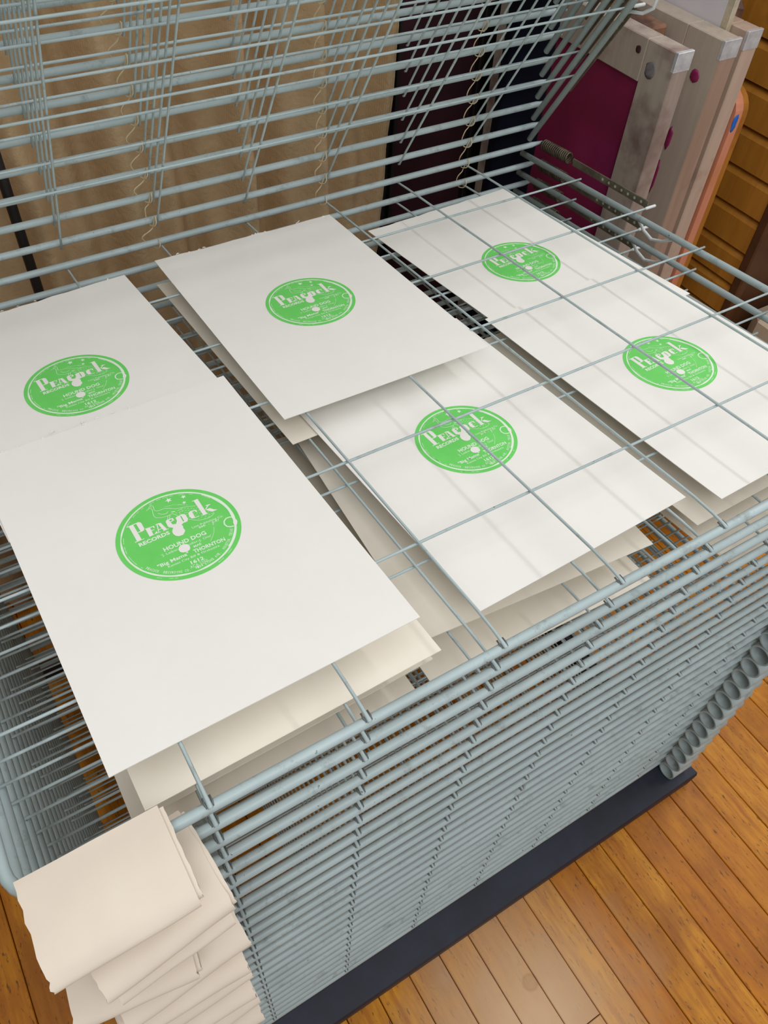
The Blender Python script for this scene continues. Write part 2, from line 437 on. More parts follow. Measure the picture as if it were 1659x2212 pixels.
# ------------------------------------------------------------------ printed sheets
LAB = {"polys":[[[-0.644,0.54],[-0.568,0.546],[-0.565,0.172],[-0.642,0.16]],[[-0.672,0.551],[-0.477,0.559],[-0.475,0.543],[-0.67,0.534]],[[-0.521,0.539],[-0.477,0.559],[-0.452,0.539],[-0.442,0.514],[-0.443,0.374],[-0.463,0.337],[-0.495,0.328],[-0.562,0.333],[-0.565,0.35],[-0.516,0.35]],[[-0.679,0.171],[-0.524,0.168],[-0.524,0.155],[-0.679,0.155]],[[-0.432,0.342],[-0.359,0.348],[-0.367,0.17],[-0.436,0.159]],[[-0.439,0.359],[-0.289,0.347],[-0.296,0.295],[-0.311,0.297],[-0.312,0.333],[-0.441,0.342]],[[-0.37,0.276],[-0.311,0.271],[-0.312,0.257],[-0.37,0.26]],[[-0.437,0.172],[-0.344,0.169],[-0.307,0.209],[-0.293,0.207],[-0.297,0.165],[-0.438,0.156]],[[-0.224,0.366],[-0.172,0.352],[-0.136,0.165],[-0.195,0.167]],[[-0.246,0.349],[-0.227,0.356],[-0.267,0.176],[-0.282,0.175]],[[-0.259,0.232],[-0.198,0.229],[-0.2,0.216],[-0.261,0.218]],[[-0.301,0.171],[-0.239,0.171],[-0.24,0.16],[-0.302,0.158]],[[-0.209,0.164],[-0.108,0.167],[-0.109,0.155],[-0.209,0.153]],[[-0.262,0.356],[-0.216,0.364],[-0.216,0.347],[-0.263,0.343]],[[-0.096,0.33],[-0.068,0.361],[-0.032,0.362],[-0.03,0.299],[-0.023,0.218],[0.048,0.194],[0.069,0.204],[0.074,0.164],[0.015,0.142],[-0.04,0.138],[-0.098,0.19],[-0.103,0.233]],[[-0.035,0.361],[0.035,0.351],[0.039,0.293],[-0.026,0.278],[-0.026,0.297],[0.013,0.307],[0.013,0.331],[-0.029,0.337]],[[0.075,0.33],[0.124,0.349],[0.156,0.333],[0.147,0.158],[0.082,0.121],[0.048,0.18],[0.069,0.201]],[[0.125,0.341],[0.194,0.354],[0.236,0.33],[0.183,0.326],[0.143,0.321]],[[0.172,0.33],[0.22,0.34],[0.244,0.312],[0.241,0.203],[0.214,0.157],[0.183,0.151],[0.123,0.159],[0.132,0.189],[0.169,0.188]],[[0.113,0.325],[0.14,0.323],[0.136,0.189],[0.127,0.146],[0.087,0.147],[0.029,0.192]],[[0.428,0.329],[0.338,0.345],[0.296,0.321],[0.279,0.244],[0.294,0.175],[0.34,0.159],[0.355,0.168],[0.36,0.314],[0.395,0.313],[0.421,0.305]],[[0.411,0.326],[0.432,0.33],[0.435,0.277],[0.411,0.27],[0.41,0.302]],[[0.333,0.16],[0.357,0.172],[0.416,0.175],[0.428,0.171],[0.408,0.156]],[[0.482,0.537],[0.558,0.546],[0.556,0.152],[0.487,0.146]],[[0.454,0.547],[0.554,0.548],[0.553,0.535],[0.454,0.533]],[[0.469,0.156],[0.572,0.152],[0.571,0.139],[0.468,0.143]],[[0.562,0.25],[0.629,0.314],[0.605,0.321],[0.613,0.337],[0.693,0.324],[0.688,0.313],[0.647,0.303],[0.582,0.247]],[[0.566,0.242],[0.645,0.241],[0.691,0.176],[0.743,0.142],[0.647,0.141],[0.609,0.181]],[[-0.088,0.072],[-0.062,0.113],[-0.021,0.164],[0.033,0.189],[0.094,0.152],[0.108,0.095],[0.095,0.046],[0.103,-0.002],[0.09,-0.036],[0.036,-0.088],[-0.03,-0.083],[-0.072,-0.048],[-0.093,0.009]],[[-0.131,-0.31],[-0.096,-0.281],[-0.044,-0.276],[0.01,-0.309],[0.03,-0.353],[0.024,-0.404],[-0.001,-0.443],[-0.055,-0.456],[-0.111,-0.444],[-0.146,-0.409],[-0.154,-0.351]],[[0.859,-0.215],[0.895,-0.189],[0.908,-0.226],[0.905,-0.272],[0.873,-0.33],[0.831,-0.353],[0.825,-0.301],[0.838,-0.251]]],"lines":[[0.0079,[[-0.272,0.737],[-0.218,0.757],[-0.188,0.742],[-0.18,0.704],[-0.201,0.623],[-0.211,0.555],[-0.195,0.503],[-0.132,0.461],[-0.045,0.442],[0.024,0.442],[0.062,0.458],[0.126,0.361]]],[0.0079,[[-0.219,0.754],[-0.206,0.785],[-0.173,0.805],[-0.142,0.791],[-0.142,0.741],[-0.154,0.681],[-0.139,0.646],[-0.087,0.631],[-0.005,0.631],[0.075,0.589],[0.152,0.525],[0.265,0.487]]],[0.0068,[[0.192,0.511],[0.338,0.473],[0.468,0.411]]],[0.0073,[[0.245,0.194],[0.299,0.139],[0.377,0.082],[0.466,0.05],[0.563,0.05],[0.632,0.076],[0.665,0.116]]],[0.0084,[[-0.131,0.582],[-0.098,0.536],[-0.052,0.508],[-0.008,0.506],[0.028,0.531]]],[0.0079,[[-0.012,0.442],[-0.046,0.37]]],[0.0079,[[0.026,0.444],[-0.015,0.361]]],[0.0079,[[-0.179,0.846],[-0.166,0.812],[-0.142,0.838]]],[0.0101,[[-0.181,0.778],[-0.169,0.766]]],[0.0045,[[0.02,0.662],[0.155,0.631],[0.291,0.553]]],[0.0039,[[0.227,0.598],[0.293,0.553],[0.362,0.5]]],[0.0169,[[0.069,0.491],[0.124,0.47]]],[0.0214,[[0.879,-0.145],[0.833,-0.117],[0.775,-0.116],[0.718,-0.159],[0.697,-0.223],[0.712,-0.288],[0.754,-0.323],[0.813,-0.337]]],[0.0079,[[0.562,-0.064],[0.534,-0.144]]],[0.0056,[[0.528,-0.188],[0.477,-0.299],[0.422,-0.369],[0.351,-0.447]]],[0.0062,[[0.117,0.432],[0.13,0.428],[0.142,0.437]]],[0.0062,[[0.165,0.472],[0.178,0.468],[0.19,0.477]]],[0.0062,[[0.17,0.42],[0.183,0.416],[0.195,0.424]]],[0.0062,[[0.207,0.466],[0.22,0.462],[0.232,0.471]]],[0.0062,[[0.215,0.422],[0.228,0.418],[0.24,0.427]]],[0.0062,[[0.164,0.374],[0.177,0.37],[0.189,0.378]]],[0.0062,[[0.184,0.47],[0.197,0.466],[0.209,0.475]]],[0.0062,[[0.227,0.465],[0.24,0.461],[0.252,0.469]]],[0.0062,[[0.275,0.45],[0.288,0.446],[0.3,0.455]]],[0.0062,[[0.321,0.427],[0.334,0.423],[0.346,0.432]]],[0.0062,[[0.37,0.398],[0.383,0.394],[0.395,0.402]]],[0.0062,[[0.399,0.365],[0.412,0.361],[0.424,0.37]]],[0.0062,[[0.175,0.416],[0.189,0.412],[0.2,0.421]]],[0.0062,[[0.224,0.417],[0.237,0.413],[0.249,0.421]]],[0.0062,[[0.272,0.402],[0.285,0.398],[0.297,0.407]]],[0.0062,[[0.315,0.381],[0.328,0.377],[0.34,0.386]]],[0.0062,[[0.165,0.373],[0.178,0.369],[0.19,0.378]]],[0.0062,[[0.239,0.358],[0.252,0.354],[0.263,0.363]]],[0.0062,[[0.27,0.349],[0.283,0.345],[0.295,0.354]]],[0.0062,[[0.365,0.282],[0.378,0.278],[0.39,0.286]]],[0.0062,[[0.408,0.246],[0.421,0.242],[0.433,0.25]]],[0.0062,[[0.371,0.219],[0.384,0.215],[0.396,0.223]]],[0.0062,[[0.46,0.294],[0.473,0.289],[0.485,0.298]]],[0.0062,[[0.452,0.229],[0.465,0.225],[0.477,0.233]]],[0.0062,[[0.454,0.357],[0.467,0.353],[0.479,0.362]]],[0.0062,[[0.435,0.126],[0.448,0.122],[0.46,0.131]]],[0.0062,[[0.38,0.116],[0.393,0.112],[0.405,0.12]]],[0.0062,[[0.498,0.108],[0.511,0.104],[0.523,0.112]]],[0.0062,[[0.564,0.112],[0.577,0.108],[0.589,0.116]]],[0.0062,[[0.615,0.11],[0.629,0.106],[0.641,0.115]]],[0.0062,[[0.539,0.068],[0.552,0.064],[0.564,0.072]]],[0.0062,[[0.47,0.071],[0.483,0.067],[0.495,0.075]]],[0.0062,[[0.453,0.169],[0.466,0.165],[0.478,0.174]]],[0.0062,[[0.574,0.18],[0.587,0.176],[0.599,0.184]]],[0.0062,[[0.251,0.302],[0.264,0.298],[0.276,0.306]]],[0.0062,[[0.253,0.227],[0.266,0.223],[0.278,0.232]]]],"stars":[[0.134,0.775],[0.376,0.721],[0.333,0.586]],"text":[["RECORDS",[-0.646,0.034],[-0.13,0.043]],["HOUND DOG",[-0.352,-0.27],[0.365,-0.269]],["'J. Leiber-M. Stoller-J. Otis'",[-0.424,-0.348],[0.416,-0.355]],["MAE",[0.079,-0.438],[0.208,-0.434]],["\"Big Mama\"",[-0.561,-0.541],[-0.038,-0.529]],["THORNTON",[0.035,-0.546],[0.568,-0.554]],["Kansas City Bill & Orchestra",[-0.424,-0.614],[0.435,-0.622]],["1612",[-0.094,-0.737],[0.118,-0.741]],["ACA 2250",[-0.138,-0.811],[0.152,-0.816]],["Lion Publishing Co.",[0.218,-0.036],[0.758,-0.052]],["BMI  -  2:47",[0.316,-0.093],[0.665,-0.102]]]}
def line_poly(mb, pts, w, z, m):
    pts = [Vector(p) for p in pts]
    k = len(mb.v); n = len(pts)
    for i, p in enumerate(pts):
        t = (pts[min(i + 1, n - 1)] - pts[max(i - 1, 0)]).normalized(); nn = Vector((-t.y, t.x)) * w / 2
        mb.v.append((p.x + nn.x, p.y + nn.y, z)); mb.v.append((p.x - nn.x, p.y - nn.y, z))
    for i in range(n - 1): mb.face([k + 2 * i, k + 2 * i + 1, k + 2 * i + 3, k + 2 * i + 2], m)
def text_into(mb, txt, a, b, cap, z, m, bold=0.0, squeeze=None):
    cu = bpy.data.curves.new('lettering', 'FONT'); cu.body = txt; cu.offset = bold; cu.resolution_u = 2
    o = bpy.data.objects.new('lettering', cu); C.objects.link(o)
    dg = bpy.context.evaluated_depsgraph_get(); me = bpy.data.meshes.new_from_object(o.evaluated_get(dg))
    xs = [v.co.x for v in me.vertices]; x0, x1 = min(xs), max(xs)
    A, B = Vector(a), Vector(b); dx = (B - A); L = dx.length; ux = dx / L; uy = Vector((-ux.y, ux.x))
    sx = L / (x1 - x0); sy = cap / 0.73
    k = len(mb.v)
    for v in me.vertices:
        p = A + ux * (v.co.x - x0) * sx + uy * v.co.y * sy
        mb.v.append((p.x, p.y, z))
    for f in me.polygons: mb.face([k + i for i in f.vertices], m)
    bpy.data.objects.remove(o); bpy.data.curves.remove(cu); bpy.data.meshes.remove(me)
def arc_text(mb, txt, r, a0, a1, cap, z, m):    # reads left to right along the lower rim
    n = len(txt)
    for i, ch in enumerate(txt):
        if ch == ' ': continue
        a = a0 + (a1 - a0) * (i + 0.5) / n; wdt = abs(a1 - a0) / n * r * (0.25 if ch in ".,I" else 0.72)
        c = Vector((r * math.cos(a), r * math.sin(a))); t = Vector((-math.sin(a), math.cos(a)))
        text_into(mb, ch, c - t * wdt / 2, c + t * wdt / 2, cap, z, m, 0.02)
def label_mesh():
    mb = MB(); zi, zl = 0.00015 / (0.434 * S), 0.0003 / (0.434 * S)
    N = 72
    def ringp(r): return [(r * math.cos(2 * math.pi * j / N), r * math.sin(2 * math.pi * j / N)) for j in range(N)]
    mb.poly(ringp(1.0), zi, 0)
    def ann(r0, r1, a0, a1, z, m, wob=0.0):
        n = max(3, int((a1 - a0) / 0.06)); k = len(mb.v)
        for j in range(n + 1):
            a = a0 + (a1 - a0) * j / n; q = wob * (noise.noise(Vector((math.cos(a) * 4, math.sin(a) * 4, 3))))
            mb.v.append(((r0 + q) * math.cos(a), (r0 + q) * math.sin(a), z)); mb.v.append(((r1 - q * 0.6) * math.cos(a), (r1 - q * 0.6) * math.sin(a), z))
        for j in range(n): mb.face([k + 2 * j, k + 2 * j + 1, k + 2 * j + 3, k + 2 * j + 2], m)
    ann(0.899, 0.926, 0, 2 * math.pi, zl, 2, 0.012)
    ann(0.880, 0.925, -0.9, 0.75, zl * 1.03, 2, 0.015)
    rr = random.Random(4)
    for q in range(40):
        a = rr.uniform(0.4, 3.6) if q < 32 else rr.uniform(3.9, 5.4)
        rad = 0.868 if q < 32 else 0.955
        ann(rad, rad + 0.007, a, a + rr.uniform(0.03, 0.11), zl, 2)
    for i, q in enumerate(LAB['polys']): mb.poly(q, zl * (1.05 + 0.012 * i), 1)
    for i, (wd, q) in enumerate(LAB['lines']): line_poly(mb, q, wd, zl * (0.95 + 0.002 * i), 2)
    for sx, sy in LAB['stars']:
        big = 0.062 if sy > 0.75 else (0.048 if sy > 0.6 else 0.04)
        pts = []
        for j in range(10):
            a = R(100 + 36 * j); r = big if j % 2 == 0 else big * 0.42
            pts.append((sx + r * math.cos(a), sy + r * math.sin(a)))
        k = len(mb.v); mb.v += [(x, y, zl) for x, y in pts] + [(sx, sy, zl)]
        for j in range(10): mb.face([k + j, k + (j + 1) % 10, k + 10], 2)
    caps = [0.078, 0.088, 0.05, 0.05, 0.072, 0.078, 0.046, 0.072, 0.06, 0.045, 0.042]
    bold = [0.035, 0.025, 0.0, 0.01, 0.02, 0.025, 0.005, 0.025, -0.004, 0.005, 0.005]
    for (t, a, b), c, bo in zip(LAB['text'], caps, bold): text_into(mb, t, a, b, c, zl, 2, bo)
    arc_text(mb, 'PEACOCK  RECORDING CO.  4104 LYONS AVE.  HOUSTON, TEXAS', 0.862, R(211), R(334), 0.05, zl, 2)
    mb.v = [(x * 0.434 * S, y * 0.434 * S, z * 0.434 * S) for x, y, z in mb.v]
    return mb.mesh('round_print', [M_ink, M_paper, M_knock])
LABEL = label_mesh()

SW, SL = 2.05, 3.0
def sheet_mesh(seed, curl=0.0, lift=0.0):
    rr = random.Random(seed); nx, ny = 14, 20
    mb = MB(); th = 0.0008
    def h(u, v):     # metres; flat under the print, a slight lift towards the corners
        r = min(1.0, (u * u + v * v) / 2)
        return curl * max(0, -v) ** 3 * max(0.0, 0.3 + 0.7 * u * (1 if seed % 2 else -1)) + 0.0006 * r * r * (noise.noise(Vector((u * 1.6, v * 1.6, seed))) + 1)
    for layer in (0, 1):
        for j in range(ny + 1):
            for i in range(nx + 1):
                u, v = 2 * i / nx - 1, 2 * j / ny - 1
                x, y = u * SW / 2, v * SL / 2
                if j == ny: y += noise.noise(Vector((x * 9, seed, 0))) * 0.022 + noise.noise(Vector((x * 31, seed, 5))) * 0.014
                mb.v.append((x * S, y * S, h(u, v) + (th if layer else 0)))
    W = nx + 1; n1 = W * (ny + 1)
    for j in range(ny):
        for i in range(nx):
            a = j * W + i
            mb.face([a, a + W, a + W + 1, a + 1], 0, True); mb.face([n1 + a, n1 + a + 1, n1 + a + W + 1, n1 + a + W], 0, True)
    rim = [i for i in range(nx)] + [j * W + nx for j in range(ny)] + [ny * W + i for i in range(nx, 0, -1)] + [j * W for j in range(ny, 0, -1)]
    for q in range(len(rim)):
        a, b = rim[q], rim[(q + 1) % len(rim)]; k = len(mb.v)
        mb.v += [mb.v[a], mb.v[b], mb.v[n1 + b], mb.v[n1 + a]]; mb.face([k, k + 1, k + 2, k + 3])
    return mb.mesh('printed_sheet', M_paper)
M_paper_bounce = paper_mat('bounce_toned_rag_paper', srgb(241, 233, 217), srgb(243, 236, 222))  # cream light bounced between the sheets is put into this paper's colour
SHEETS = [sheet_mesh(i, 0.0006) for i in range(6)]

# tufts along the torn edges
def fluff_mesh(seed):
    rr = random.Random(seed); mb = MB()
    for q in range(13):
        x = rr.uniform(-SW / 2, SW / 2); y = SL / 2 + rr.uniform(-0.012, 0.02); l = rr.uniform(0.012, 0.04); r = rr.uniform(0.002, 0.006)
        a = rr.uniform(-0.6, 0.6)
        mb.tube(G([(x, y, 0.009), (x + math.cos(a) * l * 0.5, y + math.sin(a) * l * 0.5 + 0.006, 0.014), (x + math.cos(a) * l, y + math.sin(a) * l, 0.010)]), r * S, 4)
    return mb.mesh('torn_edge', M_paper)
FLUFF = [fluff_mesh(11), fluff_mesh(12), fluff_mesh(13)]

G2 = 'prints on the shelves under the top prints'
def sheet(k, x, s, rot, label, si, off=0.030, tilt=0.0, torn=True, printed=True, group=None):
    O, B = shelf_frame(k); d = (B - O).normalized(); n = Vector((0, -d.z, d.y))
    q = O + d * s + n * off; q.x = x
    o = put('printed_sheet', SHEETS[si], None, P(*q))
    if group == G2:
        o.material_slots[0].link = 'OBJECT'; o.material_slots[0].material = M_paper_bounce
    o.rotation_euler = (Matrix.Rotation(math.atan2(d.z, d.y) + tilt, 3, 'X') @ Matrix.Rotation(R(rot), 3, 'Z')).to_euler()
    tag(o, label, 'print', group)
    if printed:
        lb = put('round_print', LABEL, o, (0, 0, 0.00085))
    if torn: tag(put('torn_edge', FLUFF[si % 3], o), kind='stuff')
    return o
G1 = 'prints drying on the rack'
sheet(0, -3.405, 1.905, 0.8, 'white print with green disc nearest the viewer, front left on the top shelf', 0, 0.041, 0.0095, group=G1)
sheet(0, -3.50, 3.99, 3.0, 'white print with green disc partly covered at the left behind the nearest print', 1, 0.026, 0.0, group=G1)
sheet(0, -1.178, 4.14, -0.3, 'white print with green disc lying on the top wires at back centre', 2, 0.028, group=G1)
sheet(1, -0.88, 1.92, 1.8, 'white print with green disc seen through the wires at the front centre', 3, 0.038, 0.006, group=G1, torn=False)
sheet(1, 1.40, 1.82, 1.6, 'white print with green disc under the wires at the right front', 4, 0.037, 0.006, group=G1, torn=False)
sheet(1, 1.39, 4.05, 2.8, 'white print with green disc under the wires at the back right corner', 5, 0.026, group=G1, torn=False)
LOW = [(1, -3.31, 1.75, 0.9, 'sheet whose front edge shows right under the nearest print'),
       (2, -3.285, 1.84, 1.0, 'second sheet down under the nearest print, its right corner showing'),
       (3, -3.38, 1.78, -0.4, 'third sheet down under the nearest print, seen below the front rail'),
       (1, -1.17, 4.13, 1.2, 'sheet one shelf below the back centre print, its left edge showing'),
       (2, -1.04, 1.93, -4.6, 'sheet one shelf below the front centre print with its front left corner sticking out'),
       (3, -1.16, 1.74, -2.2, 'sheet two shelves below the front centre print, corner under the front rail'),
       (2, 1.31, 1.83, 1.0, 'sheet one shelf below the right front print with corner left of it'),
       (3, 1.42, 1.86, 1.4, 'sheet two shelves below the right front print, its left edge beside the gap'),
       (4, 1.74, 1.57, 1.2, 'lowest visible sheet at the right, corner poking out under the front rails')]
for n_, (k, x, s, ro, lab) in enumerate(LOW):
    hi = False
    sheet(k, x, s, ro, 'white ' + lab, n_ % 6, 0.026 if s > 3 or k != 2 else 0.035, -0.006 if hi else (0.005 if k == 2 else 0.0), group=G2, torn=False)

# ------------------------------------------------------------------ folded sheets over the rails at the left front corner
def folded(seed, width, y_top, bulge, drop, curl, back, deckL, deckR, layers=1):
    mb = MB(); th = 0.008
    b, th2 = bulge, drop
    prof = [(y_top, 0.045), (0.0, 0.05), (-b * 0.4, 0.045), (-b * 0.75, 0.015), (-b * 0.92, -0.02), (-b, -0.02 - th2 * 0.35), (-b * 0.98, -0.02 - th2 * 0.7),
            (-b * 0.88, -0.02 - th2 * 0.98), (-b * 0.6, -0.03 - th2 * 1.02), (-back, -0.02 - th2 * 0.95)]
    pts = [Vector((p[0], p[1])) for p in prof]
    fine = []
    for i in range(len(pts) - 1):
        p0, p1, p2, p3 = pts[max(i - 1, 0)], pts[i], pts[i + 1], pts[min(i + 2, len(pts) - 1)]
        for q in range(3):
            t = q / 3
            fine.append(0.5 * ((2 * p1) + (p2 - p0) * t + (2 * p0 - 5 * p1 + 4 * p2 - p3) * t * t + (3 * p1 - p0 - 3 * p2 + p3) * t ** 3))
    fine.append(pts[-1])
    nx = 16; n = len(fine)
    for layer in (0, 1):
        for i, p in enumerate(fine):
            a = fine[min(i + 1, n - 1)] - fine[max(i - 1, 0)]; a.normalize(); nn = Vector((-a.y, a.x)) * (-1)
            for j in range(nx + 1):
                u = j / nx; x = (u - 0.5) * width
                if j == 0: x += deckL * (noise.noise(Vector((i * 0.9, seed, 1))) * 0.9 + noise.noise(Vector((i * 2.3, seed, 2))) * 0.5)
                if j == nx: x += deckR * (noise.noise(Vector((i * 0.9, seed, 7))) * 0.9 + noise.noise(Vector((i * 2.3, seed, 8))) * 0.5)
                wv = 0.012 * noise.noise(Vector((u * 2, i * 0.2, seed)))
                q = p - nn * (th * layer) + nn * wv
                mb.v.append((x * S, q.x * S, q.y * S))
    W = nx + 1; n1 = W * n
    for i in range(n - 1):
        for j in range(nx):
            a = i * W + j
            mb.face([a, a + 1, a + W + 1, a + W], 0, True); mb.face([n1 + a, n1 + a + W, n1 + a + W + 1, n1 + a + 1], 0, True)
    rim = [j for j in range(nx)] + [i * W + nx for i in range(n - 1)] + [(n - 1) * W + j for j in range(nx, 0, -1)] + [i * W for i in range(n - 1, 0, -1)]
    for q in range(len(rim)):
        a, b = rim[q], rim[(q + 1) % len(rim)]; k = len(mb.v)
        mb.v += [mb.v[a], mb.v[n1 + a], mb.v[n1 + b], mb.v[b]]; mb.face([k, k + 1, k + 2, k + 3])
    return mb.mesh('folded_paper', M_news)
FOLDS = [  # shelf, centre x, width, yaw, overhang, thickness, torn left, torn right, label
    (0, -4.615, 0.75, 0.5, 0.44, 0.14, 1, 0, 'topmost folded cream paper over the front left rail, torn left edge'),
    (1, -4.505, 0.73, 6.0, 0.50, 0.15, 1, 1, 'folded cream paper directly under the topmost one, slanting to the right'),
    (2, -4.49, 0.68, 5.0, 0.49, 0.12, 0, 0, 'third folded paper down, mostly shaded by the slanting one'),
    (3, -4.67, 0.68, -8.0, 0.50, 0.14, 1, 1, 'fourth folded paper down, sitting further left, ragged right corner'),
    (4, -4.50, 0.80, 4.0, 0.50, 0.16, 1, 1, 'fifth folded paper down with a torn crease'),
    (5, -4.52, 0.80, -1.0, 0.54, 0.14, 0, 1, 'sixth folded paper down, straight broad fold'),
    (6, -4.56, 0.84, 2.0, 0.54, 0.15, 0, 1, 'seventh folded paper down'),
    (7, -4.55, 0.84, -2.0, 0.58, 0.15, 1, 1, 'eighth folded paper down with rounded right corner'),
    (9, -4.58, 0.84, 3.0, 0.56, 0.15, 0, 0, 'ninth folded paper down near the bottom picture edge'),
    (10, -4.56, 0.84, -1.0, 0.60, 0.15, 0, 1, 'lowest folded paper at the bottom picture edge'),
]
for n_, (k, x, wd, yaw, bu, dr, dl, drr, lab) in enumerate(FOLDS):
    me = folded(40 + n_, wd, 0.10, bu, dr, 0, 0.07, 0.02 * dl, 0.02 * drr)
    o = put('folded_paper', me, None, P(x, 0.0, -0.284 * k))
    o.rotation_euler = (0, 0, R(yaw))
    tag(o, lab, 'paper', 'folded papers over the front rails')
    if n_ in (0, 1, 3):     # a second, slightly shifted sheet tucked inside the fold
        me = folded(60 + n_, wd - 0.02, 0.085, bu - 0.03, dr - 0.04, 0, 0.08, 0.0, 0.01)
        o = put('folded_paper', me, None, P(x + 0.035, 0.0, -0.284 * k - 0.014))
        o.rotation_euler = (0, 0, R(yaw))
        tag(o, 'thin cream sheet tucked inside the ' + ('topmost', 'slanting', '', 'ragged fourth')[n_] + ' folded paper, edge showing at its right', 'paper', 'folded papers over the front rails')


# ------------------------------------------------------------------ cords tied along the back rails
def cord(x, m0, m1, label, seed, wild=0.0):
    rr = random.Random(seed); pts = []
    for m in range(m0, m1 + 1):
        z = -0.54 + 0.26 * m
        pts.append((x + 0.035, 5.93, z + 0.105))
        pts.append((x + 0.03, 5.895, z + 0.06))
        pts.append((x + 0.012, 5.915, z + 0.01))
        pts.append((x - 0.01, 5.99, z - 0.012))
        bx = -0.03 - wild * rr.random()
        pts.append((x + bx * 0.7, 6.03, z + 0.05))
        pts.append((x + bx, 6.0, z + 0.13))
        pts.append((x + bx * 0.4 + rr.uniform(-0.02, 0.02), 5.98, z + 0.19))
        pts.append((x + 0.01, 5.97, z + 0.235))
    sm = []
    for i in range(len(pts) - 1):
        p0, p1, p2, p3 = (Vector(pts[max(0, min(len(pts) - 1, i + q))]) for q in (-1, 0, 1, 2))
        for q in range(3):
            t = q / 3; sm.append(0.5 * ((2 * p1) + (p2 - p0) * t + (2 * p0 - 5 * p1 + 4 * p2 - p3) * t * t + (3 * p1 - p0 - 3 * p2 + p3) * t ** 3))
    pts = sm
    o = MB().tube(G([(p[0], p[1], p[2] + FZ) for p in pts]), 0.0065 * S, 5).obj('cord', M_cord)
    tag(o, label, 'cord', 'cords tied along the back rails')
cord(-2.06, 0, 9, 'loose cream cord tied along the back rails, leftmost of the three', 2, 0.09)
cord(-0.06, 0, 9, 'cream cord tied along the back rails, middle one of three in front of the curtain', 5, 0.03)
cord(1.95, -1, 9, 'cream cord tied along the back rails in front of the dark screens', 8, 0.02)

# ------------------------------------------------------------------ behind the rack
mb = MB(); nx, nz = 190, 44
for layer in (0, 1):
    for j in range(nz + 1):
        for i in range(nx + 1):
            x = -9.0 + 11.02 * i / nx; z = -7.6 + 11.8 * j / nz
            y = 8.0 + 0.24 * math.sin(x * 5.1 + 0.12 * z + 0.8 * math.sin(x * 1.7)) + 0.12 * math.sin(x * 11.3 + 0.25 * z) + 0.05 * noise.noise(Vector((x * 1.1, z * 0.5, 1))) + 0.07 * noise.noise(Vector((x * 2.6, z * 1.5, 4))) + 0.035 * noise.noise(Vector((x * 5, z * 3.4, 9)))
            y += 0.03 * layer
            mb.v.append(tuple(P(x, y, z)))
W = nx + 1; n1 = W * (nz + 1)
for j in range(nz):
    for i in range(nx):
        a = j * W + i; mb.face([a, a + 1, a + W + 1, a + W], 0, True); mb.face([n1 + a, n1 + a + W, n1 + a + W + 1, n1 + a + 1], 0, True)
for j in range(nz):
    a = j * W; mb.face([a, a + W, n1 + a + W, n1 + a]); a = j * W + nx; mb.face([a + W, a, n1 + a, n1 + a + W])
cur = mb.obj('curtain', M_curtain)
tag(cur, 'tan linen curtain hanging in soft folds behind the rack', 'curtain')
pole = MB().tube([P(-3.18, 7.3, -FZ), P(-3.18, 7.3, -1.0), P(-3.18, 7.3, 0.15), P(-3.18, 7.3, 0.2)], [0.0075, 0.0075, 0.0075, 0.003], 12)
pole.tube([P(-3.18, 7.3, -FZ), P(-3.18, 7.3, -FZ + 0.12)], 0.05, 20)
tag(pole.obj('floor_pole', M_black), 'thin black pole standing in front of the tan curtain at the left', 'pole')

def screen_y(name, x0, x1, z1, y, label, mmat, fmat, mem=0.16):   # faces the viewer
    r = empty(name, P((x0 + x1) / 2, y, -FZ)); tag(r, label, 'screen')
    def bx(nm, a, b, m):
        MB().box(tuple(P(*a) - r.location), tuple(P(*b) - r.location), 0, 0.0015).obj(nm, m, r)
    z0 = -FZ + 0.01
    bx('stile', (x0, y, z0), (x0 + mem, y + 0.25, z1), fmat); bx('stile', (x1 - mem, y, z0), (x1, y + 0.25, z1), fmat)
    bx('rail', (x0 + mem, y, z1 - mem), (x1 - mem, y + 0.25, z1), fmat); bx('rail', (x0 + mem, y, z0), (x1 - mem, y + 0.25, z0 + mem), fmat)
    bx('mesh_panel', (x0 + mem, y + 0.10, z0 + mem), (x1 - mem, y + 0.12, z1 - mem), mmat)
screen_y('printing_screen', 2.06, 2.62, 3.4, 8.5, 'narrow dark framed screen just right of the curtain edge', M_dkframe, M_dkframe, 0.06)
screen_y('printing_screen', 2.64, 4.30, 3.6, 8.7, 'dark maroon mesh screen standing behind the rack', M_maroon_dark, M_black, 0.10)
screen_y('printing_screen', 4.20, 6.40, 3.0, 9.2, 'near black screen at the back beside the maroon one', M_black, M_black, 0.12)

def screen_x(name, x0, x1, y0, y1, z1, label, mmat, fmat, mem, tape=True, emat=None):   # faces left, its narrow end to the viewer
    r = empty(name, P((x0 + x1) / 2, (y0 + y1) / 2, -FZ)); tag(r, label, 'screen')
    def bx(nm, a, b, m, ch=0.0015):
        return MB().box(tuple(P(*a) - r.location), tuple(P(*b) - r.location), 0, ch).obj(nm, m, r)
    z0 = -FZ + 0.005
    st = bx('stile', (x0, y0, z0), (x1, y0 + mem, z1), fmat); st.data.materials.append(emat or fmat)
    for p in st.data.polygons:
        if p.normal.y < -0.5: p.material_index = 1
    bx('stile', (x0, y1 - mem, z0), (x1, y1, z1), fmat)
    bx('rail', (x0, y0 + mem, z1 - mem), (x1, y1 - mem, z1), fmat); bx('rail', (x0, y0 + mem, z0), (x1, y1 - mem, z0 + mem), fmat)
    bx('mesh_panel', (x0 + 0.05, y0 + mem, z0 + mem), (x0 + 0.07, y1 - mem, z1 - mem), mmat, 0)
    if tape:
        bx('corner_tape', (x0 - 0.004, y0 - 0.006, z1 - 0.22), (x1 + 0.004, y0 + 0.05, z1 + 0.006), M_tape, 0.0008)
    return r
